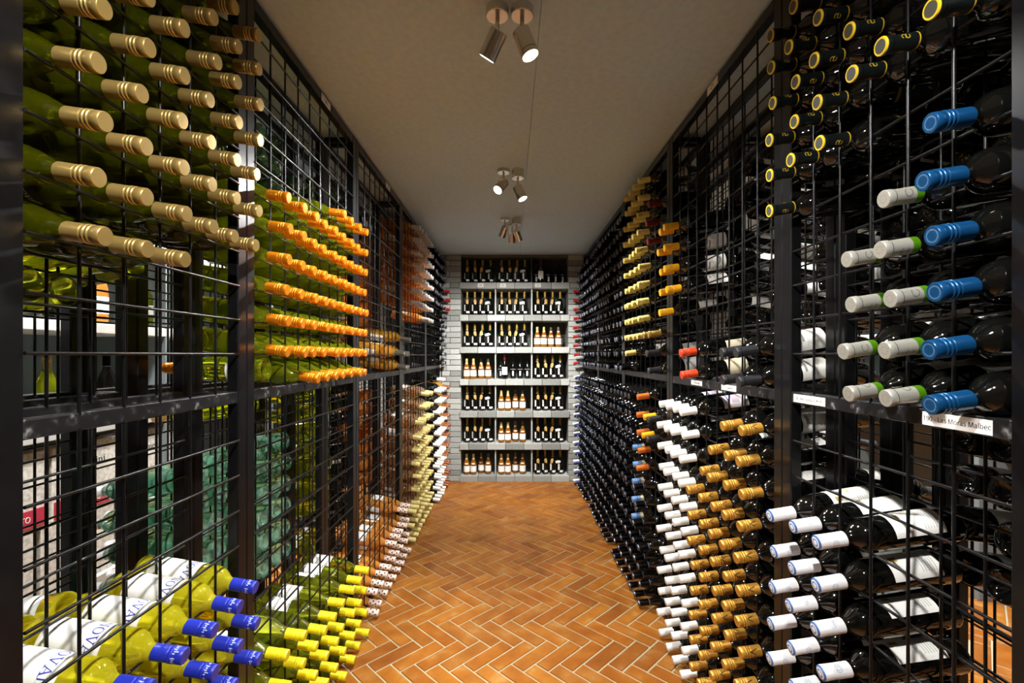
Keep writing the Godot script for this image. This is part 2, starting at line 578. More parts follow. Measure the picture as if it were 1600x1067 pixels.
func back_wall() -> void:
	var w := struct("wall_back")
	var nl := -0.512
	var nr := 0.592
	part("niche_back", block(Vector3(1.3, TALL, 0.06), 0.001), M.niche, w, Vector3(0.04, TALL / 2, -BACK - 0.33))
	part("wall_wing", block(Vector3(1.6, TALL, 0.3), 0.001), M.wall, w, Vector3(-1.5 - 0.02, TALL / 2, -BACK - 0.16))
	part("wall_wing", block(Vector3(2.3, TALL, 0.3), 0.001), M.wall, w, Vector3(1.85 + 0.09, TALL / 2, -BACK - 0.16))
	part("niche_head", block(Vector3(1.3, 0.02, 0.3), 0.001), M.niche, w, Vector3(0.04, TALL - 0.011, -BACK - 0.15))
	# pillars of cement brick, running bond
	var course := TALL / 41.0
	for side in [-1, 1]:
		var x0: float = nl - 0.20 if side < 0 else nr
		part("pillar_core", block(Vector3(0.196, TALL, 0.28), 0.001), M.mortar, w, Vector3(x0 + 0.1, TALL / 2, -BACK - 0.155))
		for k in 41:
			var cuts: Array = [0.0, 0.20] if k % 2 == 0 else [0.0, 0.085, 0.20]
			if k % 2 == 0:
				cuts = [0.0, 0.045, 0.20]
			if side > 0:
				var flip := []
				for c in cuts:
					flip.push_front(0.20 - c)
				cuts = flip
			for j in cuts.size() - 1:
				var len_: float = cuts[j + 1] - cuts[j]
				var tone := absi(hash([k, j, side])) % 4
				var off := (absi(hash([k, j, side, 3])) % 100) / 100.0 * 0.004
				part("brick", block(Vector3(len_ - 0.005, course - 0.005, 0.1), 0.0025), M.cement[tone], w, Vector3(x0 + cuts[j] + len_ / 2, (k + 0.5) * course, -BACK + 0.0 - 0.05 + off))
	# shelves of cement brick laid across the niche
	for j in 7:
		var top := 0.0586 + 0.3316 * j
		var n := 6
		var len2 := (nr - nl + 0.03) / n
		var shift := 0.0 if j % 2 == 0 else -0.5
		for k in n + (0 if j % 2 == 0 else 1):
			var c0 := maxf(nl - 0.015, nl - 0.015 + (k + shift) * len2)
			var c1 := minf(nr + 0.015, nl - 0.015 + (k + 1 + shift) * len2)
			part("shelf_brick", block(Vector3(c1 - c0 - 0.004, 0.0625, 0.30), 0.0025), M.cement[absi(hash([j, k])) % 4], w, Vector3((c0 + c1) / 2, top - 0.0315, -BACK - 0.135 + (absi(hash([j, k, 2])) % 100) / 100.0 * 0.005))
		if j < 6:
			for x in [-0.158, 0.218]:
				part("shelf_divider", block(Vector3(0.014, 0.262, 0.27), 0.001), M.plate, w, Vector3(x, top + 0.134, -BACK - 0.145))
		else:
			part("shelf_divider", block(Vector3(0.010, 0.262, 0.24), 0.001), M.niche, w, Vector3(0.218, top + 0.134, -BACK - 0.16))

# ---------------------------------------------------------------- lamps

func lamp(at: Vector3, aim: Vector3, base_tall: float, label: String, on := true, cone := 54.0) -> void:
	var t := thing("ceiling_spotlight", label, "lamp", Vector3(at.x, TALL, at.z), "brushed nickel ceiling spotlights")
	part("mounting_disc", lathe([[Vector2(0, 0), Vector2(0.0345, 0)], [Vector2(0.0345, 0), Vector2(0.0345, base_tall - 0.002)], [Vector2(0.0345, base_tall - 0.002), Vector2(0.0325, base_tall)], [Vector2(0.0325, base_tall), Vector2(0, base_tall)]], 28), M.nickel, t, Vector3.ZERO, Basis(Vector3.RIGHT, PI))
	var foot := -base_tall - 0.055
	part("stem", lathe([[Vector2(0.0065, -0.002), Vector2(0.0065, 0.05)], [Vector2(0.0065, 0.05), Vector2(0.0045, 0.053), Vector2(0.0045, 0.066)]], 14), M.nickel, t, Vector3(0, -base_tall, 0), Basis(Vector3.RIGHT, PI))
	var d := aim.normalized()
	var z := d.cross(Vector3.FORWARD if absf(d.z) < 0.9 else Vector3.RIGHT).normalized()
	var basis := Basis(d.cross(z).normalized() * -1.0, d, z)
	basis = Basis(basis.y.cross(basis.z).normalized(), basis.y, basis.z)
	var pivot := Vector3(0, foot, 0) - d * 0.012
	var r := 0.0275
	var head := part("lamp_head", lathe([[Vector2(0, 0), Vector2(r - 0.002, 0)], [Vector2(r - 0.002, 0), Vector2(r, 0.002)], [Vector2(r, 0.002), Vector2(r, 0.064)], [Vector2(r - 0.0015, 0.064), Vector2(r - 0.0015, 0.0665)], [Vector2(r, 0.0665), Vector2(r, 0.08)], [Vector2(r, 0.08), Vector2(r - 0.003, 0.08)], [Vector2(r - 0.003, 0.08), Vector2(r - 0.003, 0.074)], [Vector2(r - 0.003, 0.074), Vector2(0, 0.074)]], 28), M.nickel, t, pivot, basis)
	part("lamp_lens", lathe([[Vector2(0.0235, 0.0), Vector2(0.0235, 0.003)], [Vector2(0.0235, 0.003), Vector2(0, 0.0035)]], 24), M.lens, head, Vector3(0, 0.0742, 0))
	var s := SpotLight3D.new()
	s.name = "spot_beam"
	s.light_color = LAMP_COLOR
	s.light_energy = LAMP_ENERGY
	s.light_size = 0.030
	s.spot_range = 12.0
	s.spot_attenuation = 2.0
	s.spot_angle = cone
	s.spot_angle_attenuation = 1.0
	s.shadow_enabled = true
	t.add_child(s)
	s.position = pivot + d * 0.084
	s.look_at_from_position(t.position + s.position, t.position + s.position + d, Vector3.FORWARD if absf(d.z) < 0.9 else Vector3.RIGHT)

func ceiling_lamps() -> void:
	lamp(Vector3(-0.040, 0, -1.40), Vector3(-0.50, -0.80, -0.42), 0.026, "nearest brushed nickel ceiling spotlight with its head turned left")
	lamp(Vector3(0.034, 0, -1.40), Vector3(0.36, -0.92, 0.04), 0.026, "nearest lit nickel ceiling spotlight with its head turned right")
	lamp(Vector3(-0.040, 0, -2.62), Vector3(-0.42, -0.66, 0.42), 0.020, "middle ceiling spotlight on a thin disc, shining toward the viewer")
	lamp(Vector3(0.040, 0, -2.62), Vector3(0.38, -0.86, 0.14), 0.050, "middle ceiling spotlight on a deep cup, head turned right")
	lamp(Vector3(-0.044, 0, -3.55), Vector3(-0.36, -0.80, -0.50), 0.020, "far ceiling spotlight with its head turned left")
	lamp(Vector3(0.044, 0, -3.55), Vector3(0.34, -0.80, -0.48), 0.050, "far ceiling spotlight on a deep cup, head turned right")
	lamp(Vector3(0.010, 0, -3.72), Vector3(0.02, -0.80, -0.62), 0.020, "far ceiling spotlight between two others, aimed at the niche wall")
	lamp(Vector3(-0.04, 0, -0.15), Vector3(-0.45, -0.85, -0.42), 0.026, "ceiling spotlight overhead, head turned to the left rack")
	lamp(Vector3(0.04, 0, -0.15), Vector3(0.45, -0.85, -0.42), 0.026, "ceiling spotlight overhead, head turned to the right rack")
	for side in ["left", "right"]:
		var x := -1.52 if side == "left" else 1.72
		for k in 4:
			var z := -0.5 - 1.1 * k
			lamp(Vector3(x, 0, z), Vector3(-0.30 * signf(x), -0.9, -0.1), 0.026, "ceiling spotlight behind the %s rack turned to the rack, %s from camera" % [side, NTH[k]], true, 60.0)
			lamp(Vector3(x, 0, z - 0.08), Vector3(0.45 * signf(x), -0.85, 0.05), 0.026, "ceiling spotlight behind the %s rack turned to the wall, %s from camera" % [side, NTH[k]], true, 60.0)

# ---------------------------------------------------------------- racks

func racks() -> void:
	var words := ["nearest", "second", "third", "fourth", "farthest"]
	for side in [-1, 1]:
		for layer in 2:
			for b in BAYS.size():
				var bay: Array = BAYS[b]
				var where := "left" if side < 0 else "right"
				var what := "facing the aisle" if layer == 0 else "behind it facing away"
				one_rack(side, layer, bay[0], bay[1], bay[2], "black steel mesh wine rack on the %s, %s bay, %s" % [where, words[b], what])
	# the bay that ends beside the camera
	for side in [-1, 1]:
		one_rack(side, 0, 0.06, 0.625, 6, "black steel mesh wine rack at the %s picture edge" % ("left" if side < 0 else "right"))

func one_rack(side: int, layer: int, d0: float, d1: float, cells: int, label: String) -> void:
	var front: float = LEFT if side < 0 else RIGHT
	var t := thing("wine_rack", label, "rack", Vector3(front + side * (0.0735 + layer * 0.303), 0, -(d0 + d1) / 2), "black steel wine racks")
	var half := (d1 - d0) / 2.0
	var top := TALL - 0.012
	var post_w := 0.040
	for x in [-0.0735, 0.0735]:
		for s in [-1.0, 1.0]:
			part("post", block(Vector3(0.030, top, post_w), 0.003), M.steel, t, Vector3(x + side * 0.012, top / 2 + 0.001, s * (half + post_w / 2)))
		part("rail", block(Vector3(0.028, 0.031, half * 2), 0.002), M.rail, t, Vector3(x + side * 0.012, RAIL, 0))
		part("rail", block(Vector3(0.028, 0.034, half * 2), 0.002), M.steel, t, Vector3(x + side * 0.012, top - 0.018, 0))
		part("rail", block(Vector3(0.028, 0.022, half * 2), 0.002), M.steel, t, Vector3(x + side * 0.012, 0.016, 0))
		var r := 0.0030
		for k in range(1, cells):
			part("wire", rod(top - RAIL - 0.045, r), M.wire, t, Vector3(x, RAIL + 0.012, -half + 2.0 * half * k / cells))
			part("wire", rod(RAIL - 0.035, r), M.wire, t, Vector3(x, 0.024, -half + 2.0 * half * k / cells))
		for k in range(1, 12):
			part("wire", rod(half * 2 + 0.004, r), M.wire, t, Vector3(x + 0.0045, UP_0 + UP_STEP * k, -half - 0.002), Basis(Vector3.RIGHT, PI / 2))
		for k in range(1, 12):
			part("wire", rod(half * 2 + 0.004, r), M.wire, t, Vector3(x + 0.0045, LOW_0 - LOW_STEP * k, -half - 0.002), Basis(Vector3.RIGHT, PI / 2))
	for s in [-1.0, 1.0]:
		for y in [0.016, RAIL, top - 0.018]:
			part("cross_bar", block(Vector3(0.12, 0.022, 0.024), 0.002), M.steel, t, Vector3(0, y, s * (half + 0.018)))

# ---------------------------------------------------------------- bottles

const BORDEAUX := [[0.0372, 0.186], [0.0362, 0.196], [0.0325, 0.207], [0.0255, 0.217], [0.0185, 0.225], [0.0148, 0.233], [0.0140, 0.242]]
const BURGUNDY := [[0.0375, 0.150], [0.0368, 0.165], [0.0340, 0.182], [0.0290, 0.200], [0.0228, 0.216], [0.0172, 0.230], [0.0145, 0.242], [0.0140, 0.250]]

func bottle_shape(kind: Array) -> ArrayMesh:
	var R: float = kind[0][0]
	var side := [Vector2(R - 0.0035, 0.0), Vector2(R - 0.001, 0.003), Vector2(R, 0.008)]
	for p in kind:
		side.append(Vector2(p[0], p[1]))
	side.append(Vector2(0.0138, 0.288))
	return lathe([[Vector2(0, 0.024), Vector2(0.010, 0.021), Vector2(0.020, 0.009), Vector2(0.028, 0.001), Vector2(R - 0.0035, 0.0)], side, [Vector2(0.0138, 0.288), Vector2(0.0142, 0.289), Vector2(0.0142, 0.297), Vector2(0.0125, 0.298)], [Vector2(0.0125, 0.298), Vector2(0, 0.298)]], 24)

var K := {}

func kind(code: String, called: String, phrase: String, group: String, shape: String, glass_: String, cap: String, cap_mat: String, label := "", y0 := 0.055, y1 := 0.135, half := 1.25, text := "") -> void:
	K[code] = {"name": called, "phrase": phrase, "group": group, "shape": shape, "glass": glass_, "cap": cap, "cap_mat": cap_mat, "label": label, "y0": y0, "y1": y1, "half": half, "text": text, "made": {}}

func kinds() -> void:
	SHAPE.bordeaux = bottle_shape(BORDEAUX)
	SHAPE.burgundy = bottle_shape(BURGUNDY)
	var r := 0.0160
	# screw cap with knurled rings near the end, 62 mm long; its base at y = 0
	SHAPE.screw = lathe([[Vector2(0.0142, 0.0), Vector2(r - 0.0004, 0.0005)], [Vector2(r - 0.0004, 0.0005), Vector2(r - 0.0004, 0.0300)], [Vector2(r - 0.0004, 0.03), Vector2(r - 0.0014, 0.0315), Vector2(r - 0.0014, 0.033)], [Vector2(r - 0.0014, 0.033), Vector2(r + 0.0004, 0.0345), Vector2(r + 0.0004, 0.037)], [Vector2(r + 0.0004, 0.037), Vector2(r - 0.0012, 0.038), Vector2(r - 0.0012, 0.040)], [Vector2(r - 0.0012, 0.040), Vector2(r + 0.0004, 0.0412), Vector2(r + 0.0004, 0.044)], [Vector2(r + 0.0004, 0.044), Vector2(r - 0.001, 0.0452), Vector2(r - 0.001, 0.0465)], [Vector2(r - 0.001, 0.0465), Vector2(r, 0.048), Vector2(r, 0.0605), Vector2(r - 0.0012, 0.062)], [Vector2(r - 0.0012, 0.062), Vector2(0, 0.0621)]], 24)
	SHAPE.capsule = lathe([[Vector2(0.0142, 0.0), Vector2(0.0150, 0.0005)], [Vector2(0.0150, 0.0005), Vector2(0.0146, 0.047), Vector2(0.0150, 0.049)], [Vector2(0.0158, 0.0505), Vector2(0.0160, 0.053), Vector2(0.0160, 0.0615), Vector2(0.0150, 0.063)], [Vector2(0.0150, 0.063), Vector2(0, 0.0632)]], 24)
	SHAPE.hood = lathe([[Vector2(0.0142, 0.0), Vector2(0.0156, 0.0005)], [Vector2(0.0156, 0.0005), Vector2(0.0154, 0.045), Vector2(0.0158, 0.058), Vector2(0.0150, 0.062)], [Vector2(0.0150, 0.062), Vector2(0.010, 0.0634), Vector2(0, 0.0635)]], 24)
	kind("G", "gold_capped_bottle", "gold-capped green bottle", "gold-capped bottles in the near left rack", "burgundy", "g_olive", "screw", "c_gold", "label_blue", 0.07, 0.13, 1.1, "NOVAL")
	kind("N", "lime_glass_bottle", "lime-green bottle seen bottom-first", "lime-green bottles seen from below", "burgundy", "g_lime", "screw", "c_gold", "label_white", 0.07, 0.12, 1.0)
	kind("O", "orange_capped_bottle", "orange-capped lime bottle", "orange-capped bottles on the left", "burgundy", "g_lime", "screw", "c_orange", "", 0.06, 0.12)
	kind("L", "lime_glass_bottle", "lime bottle seen bottom-first", "lime-green bottles seen from below", "burgundy", "g_lime", "screw", "c_orange", "label_white", 0.045, 0.1, 1.4)
	kind("B", "blue_capped_bottle", "blue-capped yellow wine bottle", "blue-capped bottles with white labels", "bordeaux", "g_gold", "screw", "c_royal", "label_white", 0.035, 0.155, 1.25, "NOVAL")
	kind("Y", "yellow_capped_bottle", "yellow-capped green bottle", "yellow-capped bottles low on the left", "burgundy", "g_leaf", "screw", "c_yellow", "label_white", 0.05, 0.13, 1.2)
	kind("Q", "green_glass_bottle", "green bottle seen bottom-first", "dark green bottles seen from below", "burgundy", "g_bottle", "screw", "c_grey")
	kind("T", "teal_glass_bottle", "pale teal glass bottle bottom-first", "teal glass bottles seen from below", "bordeaux", "g_teal", "screw", "c_silver")
	kind("A", "amber_glass_bottle", "grey-capped amber bottle", "grey-capped amber bottles on the left", "bordeaux", "g_amber", "capsule", "c_grey", "label", 0.05, 0.13, 1.1)
	kind("S", "silver_capped_bottle", "silver-capped rose wine bottle", "silver-capped bottles on the left", "bordeaux", "g_rose", "screw", "c_silver", "label_cream", 0.05, 0.13, 1.1)
	kind("V", "orange_glass_bottle", "orange bottle seen bottom-first", "orange bottles seen from below", "bordeaux", "g_rose", "screw", "c_silver")
	kind("p", "spotted_cap_bottle", "spotted-capped rose wine bottle", "bottles with spotted caps", "burgundy", "g_rose", "hood", "c_dots", "label_white", 0.05, 0.13, 1.2)
	kind("y", "straw_capped_bottle", "straw-capped pale rose bottle", "straw-capped bottles low on the left", "bordeaux", "g_pale", "screw", "c_straw", "label_white", 0.05, 0.12, 1.0)
	kind("w", "white_capped_bottle", "white-capped wine bottle", "white-capped bottles by the niche wall", "bordeaux", "g_dark", "hood", "c_white")
	kind("n", "copper_capped_bottle", "copper-capped wine bottle", "copper-capped bottles by the niche wall", "bordeaux", "g_amber", "hood", "c_copper")
	kind("K", "ringed_cap_bottle", "black-capped bottle with yellow ring", "black caps ringed in yellow", "bordeaux", "g_dark", "capsule", "c_ring", "label_black", 0.05, 0.15, 1.3)
	kind("b", "bright_blue_capped_bottle", "bright blue-capped dark bottle", "bright blue caps in the near right rack", "bordeaux", "g_dark", "screw", "c_azure", "label_cream", 0.05, 0.13, 1.2)
	kind("g", "green_banded_cap_bottle", "silver-capped bottle with green band", "silver caps with a green band", "bordeaux", "g_dark", "capsule", "c_band", "label", 0.045, 0.14, 1.25)
	kind("W", "blue_rimmed_cap_bottle", "white-capped bottle with blue rim", "white caps with a blue rim", "bordeaux", "g_dark", "hood", "c_rim", "label_leaf", 0.045, 0.15, 1.3)
	kind("M", "ticked_gold_cap_bottle", "gold-capped dark bottle", "gold caps marked with a tick", "bordeaux", "g_dark", "screw", "c_vgold", "label", 0.045, 0.135, 1.2)
	kind("H", "plain_white_cap_bottle", "plain white-capped dark bottle", "plain white caps on dark bottles", "bordeaux", "g_dark", "hood", "c_white", "label_band", 0.045, 0.14, 1.25)
	kind("o", "marigold_capped_bottle", "marigold-capped dark bottle", "marigold caps on dark bottles", "bordeaux", "g_dark", "screw", "c_marigold", "label", 0.045, 0.13, 1.25)
	kind("d", "charcoal_capped_bottle", "charcoal-capped dark bottle", "charcoal caps on dark bottles", "bordeaux", "g_dark", "capsule", "c_charcoal", "label", 0.05, 0.13, 1.2)
	kind("e", "vermilion_capped_bottle", "red-orange-capped dark bottle", "red-orange caps on dark bottles", "bordeaux", "g_dark", "screw", "c_vermilion", "label_cream", 0.05, 0.13, 1.2)
	kind("r", "wine_red_capped_bottle", "wine-red-capped dark bottle", "wine-red caps on dark bottles", "bordeaux", "g_dark", "screw", "c_wine")
	kind("R", "red_capped_bottle", "bright-red-capped dark bottle", "bright red caps by the niche wall", "bordeaux", "g_dark", "capsule", "c_red")
	kind("c", "cream_capped_bottle", "cream-capped dark bottle", "cream caps on dark bottles", "bordeaux", "g_dark", "screw", "c_cream", "label", 0.05, 0.13, 1.1)
	kind("j", "bronze_capped_bottle", "bronze-capped dark bottle", "bronze caps on dark bottles", "bordeaux", "g_dark", "screw", "c_bronze")
	kind("x", "tangerine_capped_bottle", "tangerine-capped dark bottle", "tangerine caps on dark bottles", "bordeaux", "g_dark", "hood", "c_tangerine")
	kind("f", "yellow_capped_bottle", "yellow-capped dark bottle", "yellow caps on dark bottles", "bordeaux", "g_dark", "hood", "c_marigold")
	kind("t", "pale_blue_capped_bottle", "pale-blue-capped dark bottle", "pale blue caps on dark bottles", "bordeaux", "g_dark", "hood", "c_sky")
	kind("u", "navy_capped_bottle", "navy-capped dark bottle", "navy caps by the niche wall", "bordeaux", "g_dark", "hood", "c_navy")
	kind("D", "dark_capped_bottle", "black-capped dark bottle", "black-capped bottles above the rail", "bordeaux", "g_dark", "capsule", "c_black")
	kind("E", "glossy_capped_bottle", "glossy black-capped dark bottle", "glossy black-capped bottles below the rail", "burgundy", "g_dark", "hood", "c_trim")
	kind("Z", "dark_glass_bottle", "dark bottle seen bottom-first", "dark bottles seen from below", "bordeaux", "g_dark", "capsule", "c_charcoal", "label", 0.05, 0.14, 1.25)

func new_bottle(code: String, variant := 0) -> Node3D:
	var k: Dictionary = K[code]
	var o: Node3D
	if k.made.has(variant):
		o = k.made[variant].duplicate()
	else:
		o = Node3D.new()
		part("glass_body", SHAPE[k.shape], M[k.glass], o)
		part({"screw": "screw_cap", "capsule": "capsule", "hood": "capsule"}[k.cap], SHAPE[k.cap], M[k.cap_mat], o, Vector3(0, 0.238, 0), Basis(Vector3.UP, variant * 1.1))
		if k.label:
			var R := 0.0377 if k.shape == "burgundy" else 0.0374
			var roll := Basis(Vector3.UP, [0.0, 0.5, -0.45, 2.4, -1.1][variant])
			var lab := part("paper_label", paper(R, k.y0, k.y1, k.half), M[k.label], o, Vector3.ZERO, roll)
			if k.text:
				if not SHAPE.has("text" + code):
					SHAPE["text" + code] = bent_letters(k.text, 0.025 if code == "B" else 0.014, R + 0.0003, k.y1 - 0.024)
				part("lettering", SHAPE["text" + code], M.letter_blue if code == "B" else M.letter_white, lab)
		k.made[variant] = o.duplicate()
	o.name = numbered(k.name)
	o.set_meta("category", "bottle")
	o.set_meta("group", k.group)
	return o

const NTH := ["first", "second", "third", "fourth", "fifth", "sixth", "seventh", "eighth", "ninth", "tenth", "eleventh", "twelfth"]
const NUM := ["one", "two", "three", "four", "five", "six", "seven", "eight", "nine", "ten", "eleven", "twelve"]

# a bottle on a pair of wires at height h; the neck end faces the aisle (layer 0) or away from it (layer 1)
func lay(code: String, side: int, layer: int, depth: float, h: float, reach := 0.0, turned := false) -> Node3D:
	var front: float = LEFT if side < 0 else RIGHT
	var variant := rng.randi_range(0, 4)
	if code == "B" or code == "W":
		variant = [0, 1, 2, 0, 1][variant]
	if code == "K":
		variant = [0, 4, 2, 1, 0][variant]
	var out := -float(side) if layer == 0 else float(side)
	var plane: float = front + side * (LAYER[0] if layer == 0 else LAYER[3])
	var tilt := atan2(0.0372 - 0.0148, 0.147)
	var pivot := Vector3(plane, h + 0.0026 + 0.0152, -depth)
	if turned:                       # base towards the aisle, lying level on both wires
		out = -out
		tilt = -0.02
		pivot = Vector3(plane - out * 0.01, h + 0.0026 + 0.0378, -depth)
	var dir := Vector3(out * cos(tilt), -sin(tilt), 0)
	dir = dir.rotated(Vector3.UP, rng.randf_range(-0.025, 0.025)).normalized()
	var up := (Vector3.UP - dir * dir.y).normalized()
	var o := new_bottle(code, variant)
	add_child(o)
	var zed := up.rotated(dir, out * (1.0 if code in "oHdec" else 0.25))
	o.basis = Basis(dir.cross(zed), dir, zed)
	var slide := 0.0 if turned else 0.2265 - rng.randf_range(0.003, 0.017) - reach
	o.position = pivot - dir * slide
	return o

func section(side: int, bay: int, layer: int, upper: bool, rows: Dictionary) -> void:
	var b: Array = BAYS[bay]
	var wide: float = (b[1] - b[0]) / b[2]
	for r in rows:
		var row: String = rows[r]
		for c in mini(row.length(), b[2]):
			var code := row[c]
			if code == ".":
				continue
			var h: float = UP_0 + UP_STEP * r if upper else LOW_0 - LOW_STEP * r
			if upper and r == 0:
				h = RAIL + 0.029
			if not upper and r == 12:
				h = 0.027
			var depth: float = b[0] + wide * (c + 0.5) + rng.randf_range(-0.0075, 0.0075)
			var o := lay(code, side, layer, depth, h, 0.035 if bay == 4 and code in "Rnwu" else 0.022 if code == "E" else 0.0, code == "L")
			var phrase: String = K[code].phrase
			var place := "%s rack bay %s" % ["left" if side < 0 else "right", NUM[bay]]
			if layer == 1:
				place += " rear"
			o.set_meta("label", "%s, %s, row %s %s rail, %s along" % [phrase, place, NUM[r if upper else r - 1], "above" if upper else "below", NTH[c]])

func rows_of(from: int, to: int, text: String) -> Dictionary:
	var d := {}
	for r in range(from, to + 1):
		d[r] = text
	return d

func mixed(parts: Array) -> Dictionary:
	var d := {}
	for p in parts:
		d.merge(p, true)
	return d

func thin(rows: Dictionary, keep: float) -> Dictionary:
	var d := {}
	for r in rows:
		var s := ""
		for c in rows[r]:
			s += c if rng.randf() < keep else "."
		d[r] = s
	return d

func fill_racks() -> void:
	# left, near bay
	section(-1, 0, 0, true, mixed([rows_of(4, 10, "GGGGGG"), {3: "GGG..."}]))
	section(-1, 0, 0, false, rows_of(5, 8, "BBBBBB"))
	section(-1, 0, 1, true, mixed([rows_of(3, 9, "NNNNNN"), {2: "NNNN..", 1: "NN...."}]))
	section(-1, 0, 1, false, {5: "..BB.."})
	# left, second bay
	section(-1, 1, 0, true, mixed([rows_of(1, 6, "OOOOOOOOO"), {7: ".....OOOO", 0: "L.OOOOOOO"}]))
	section(-1, 1, 0, false, mixed([rows_of(9, 12, "YYYYYYYYY"), {8: "YY......."}]))
	section(-1, 1, 1, true, thin(rows_of(7, 10, "QQQQQQQQQ"), 0.75))
	section(-1, 1, 1, false, mixed([rows_of(3, 7, "TTTTTTTT."), {8: "....TTTT.", 1: "...NN...."}]))
	# left, third bay
	section(-1, 2, 0, true, {2: "........A", 1: "......AAA", 0: ".......AA"})
	section(-1, 2, 0, false, {9: ".......pp", 10: "....ppppp", 11: "ppppppppp", 12: "ppppppppp"})
	section(-1, 2, 1, true, thin(rows_of(2, 10, "QNQQNQVVQ"), 0.6))
	section(-1, 2, 1, false, thin(rows_of(1, 9, "NNN.ZZZ.."), 0.8))
	# left, fourth bay
	section(-1, 3, 0, true, mixed([rows_of(5, 11, "..SSSSSSS"), {4: "......SSS"}]))
	section(-1, 3, 0, false, mixed([rows_of(5, 9, "..yyyyyyy"), rows_of(10, 12, "yyyyyyyyy"), {2: "......yyy", 3: ".....yyyy", 4: "...yyyyyy"}]))
	section(-1, 3, 1, true, thin(rows_of(2, 9, "VVVV....."), 0.9))
	section(-1, 3, 1, false, thin(rows_of(2, 8, "VVV......"), 0.9))
	# left, bay by the niche wall
	section(-1, 4, 0, true, mixed([rows_of(9, 11, "DDDDDDDD"), rows_of(6, 8, "DDDDDDDR"), rows_of(0, 5, "....DDDD")]))
	section(-1, 4, 0, false, mixed([rows_of(2, 12, "wwwwwnnn"), {1: "..ww...."}]))
	# right, near bay
	section(1, 0, 0, true, {10: "....KK", 9: "...KKK", 8: "..KKKK", 7: "KKKKKK", 6: "...KKK", 5: "b....K", 4: "bg....", 3: "bgg...", 2: "bgg...", 1: "bgg...", 0: "bgg..."})
	section(1, 0, 0, false, rows_of(3, 9, "...WWW"))
	section(1, 0, 1, true, thin(rows_of(0, 9, "ZZZZZZ"), 0.88))
	section(1, 0, 1, false, mixed([rows_of(1, 4, "ZZZZ.."), {5: "ZZ....", 6: "Z....."}]))
	# right, second bay
	section(1, 1, 0, true, mixed([rows_of(4, 7, ".......oo"), {3: "........o", 1: "dd...e...", 0: "dd...e..."}]))
	section(1, 1, 0, false, mixed([rows_of(4, 12, "MMMMMHHHH"), {1: "MM...HHHH", 2: "MMM..HHHH", 3: "MMMM.HHHH"}]))
	section(1, 1, 1, true, thin(rows_of(0, 9, "ZZZZZZZZZ"), 0.62))
	section(1, 1, 1, false, thin(rows_of(1, 6, "ZZZZZZZZZ"), 0.3))
	# right, third bay
	section(1, 2, 0, true, mixed([rows_of(2, 10, "..ccccDDD"), {11: "..cccc...", 9: "r.ccccDDD", 8: "r.ccccDDD", 7: "r.ccccDDD", 2: "jjccccDDD", 1: "d....cDDD", 0: "d.....DDD"}]))
	section(1, 2, 0, false, mixed([rows_of(6, 8, "..EtEEEEE"), rows_of(9, 12, ".EEEEEEEE"), {1: "..xEEEEEE", 2: "dfxEEEEEE", 3: "dfxEEEEEE", 4: "..xtEEEEE", 5: "..xtEEEEE"}]))
	# right, far bays
	section(1, 3, 0, true, rows_of(0, 10, "DDDDDDDDD"))
	section(1, 3, 0, false, rows_of(1, 12, "EEEEEEEEE"))
	section(1, 4, 0, true, mixed([rows_of(9, 10, "DDDDDDDD"), rows_of(0, 8, "DDDDDDDR")]))
	section(1, 4, 0, false, rows_of(1, 12, "EEEEEEuw"))

# ---------------------------------------------------------------- the niche

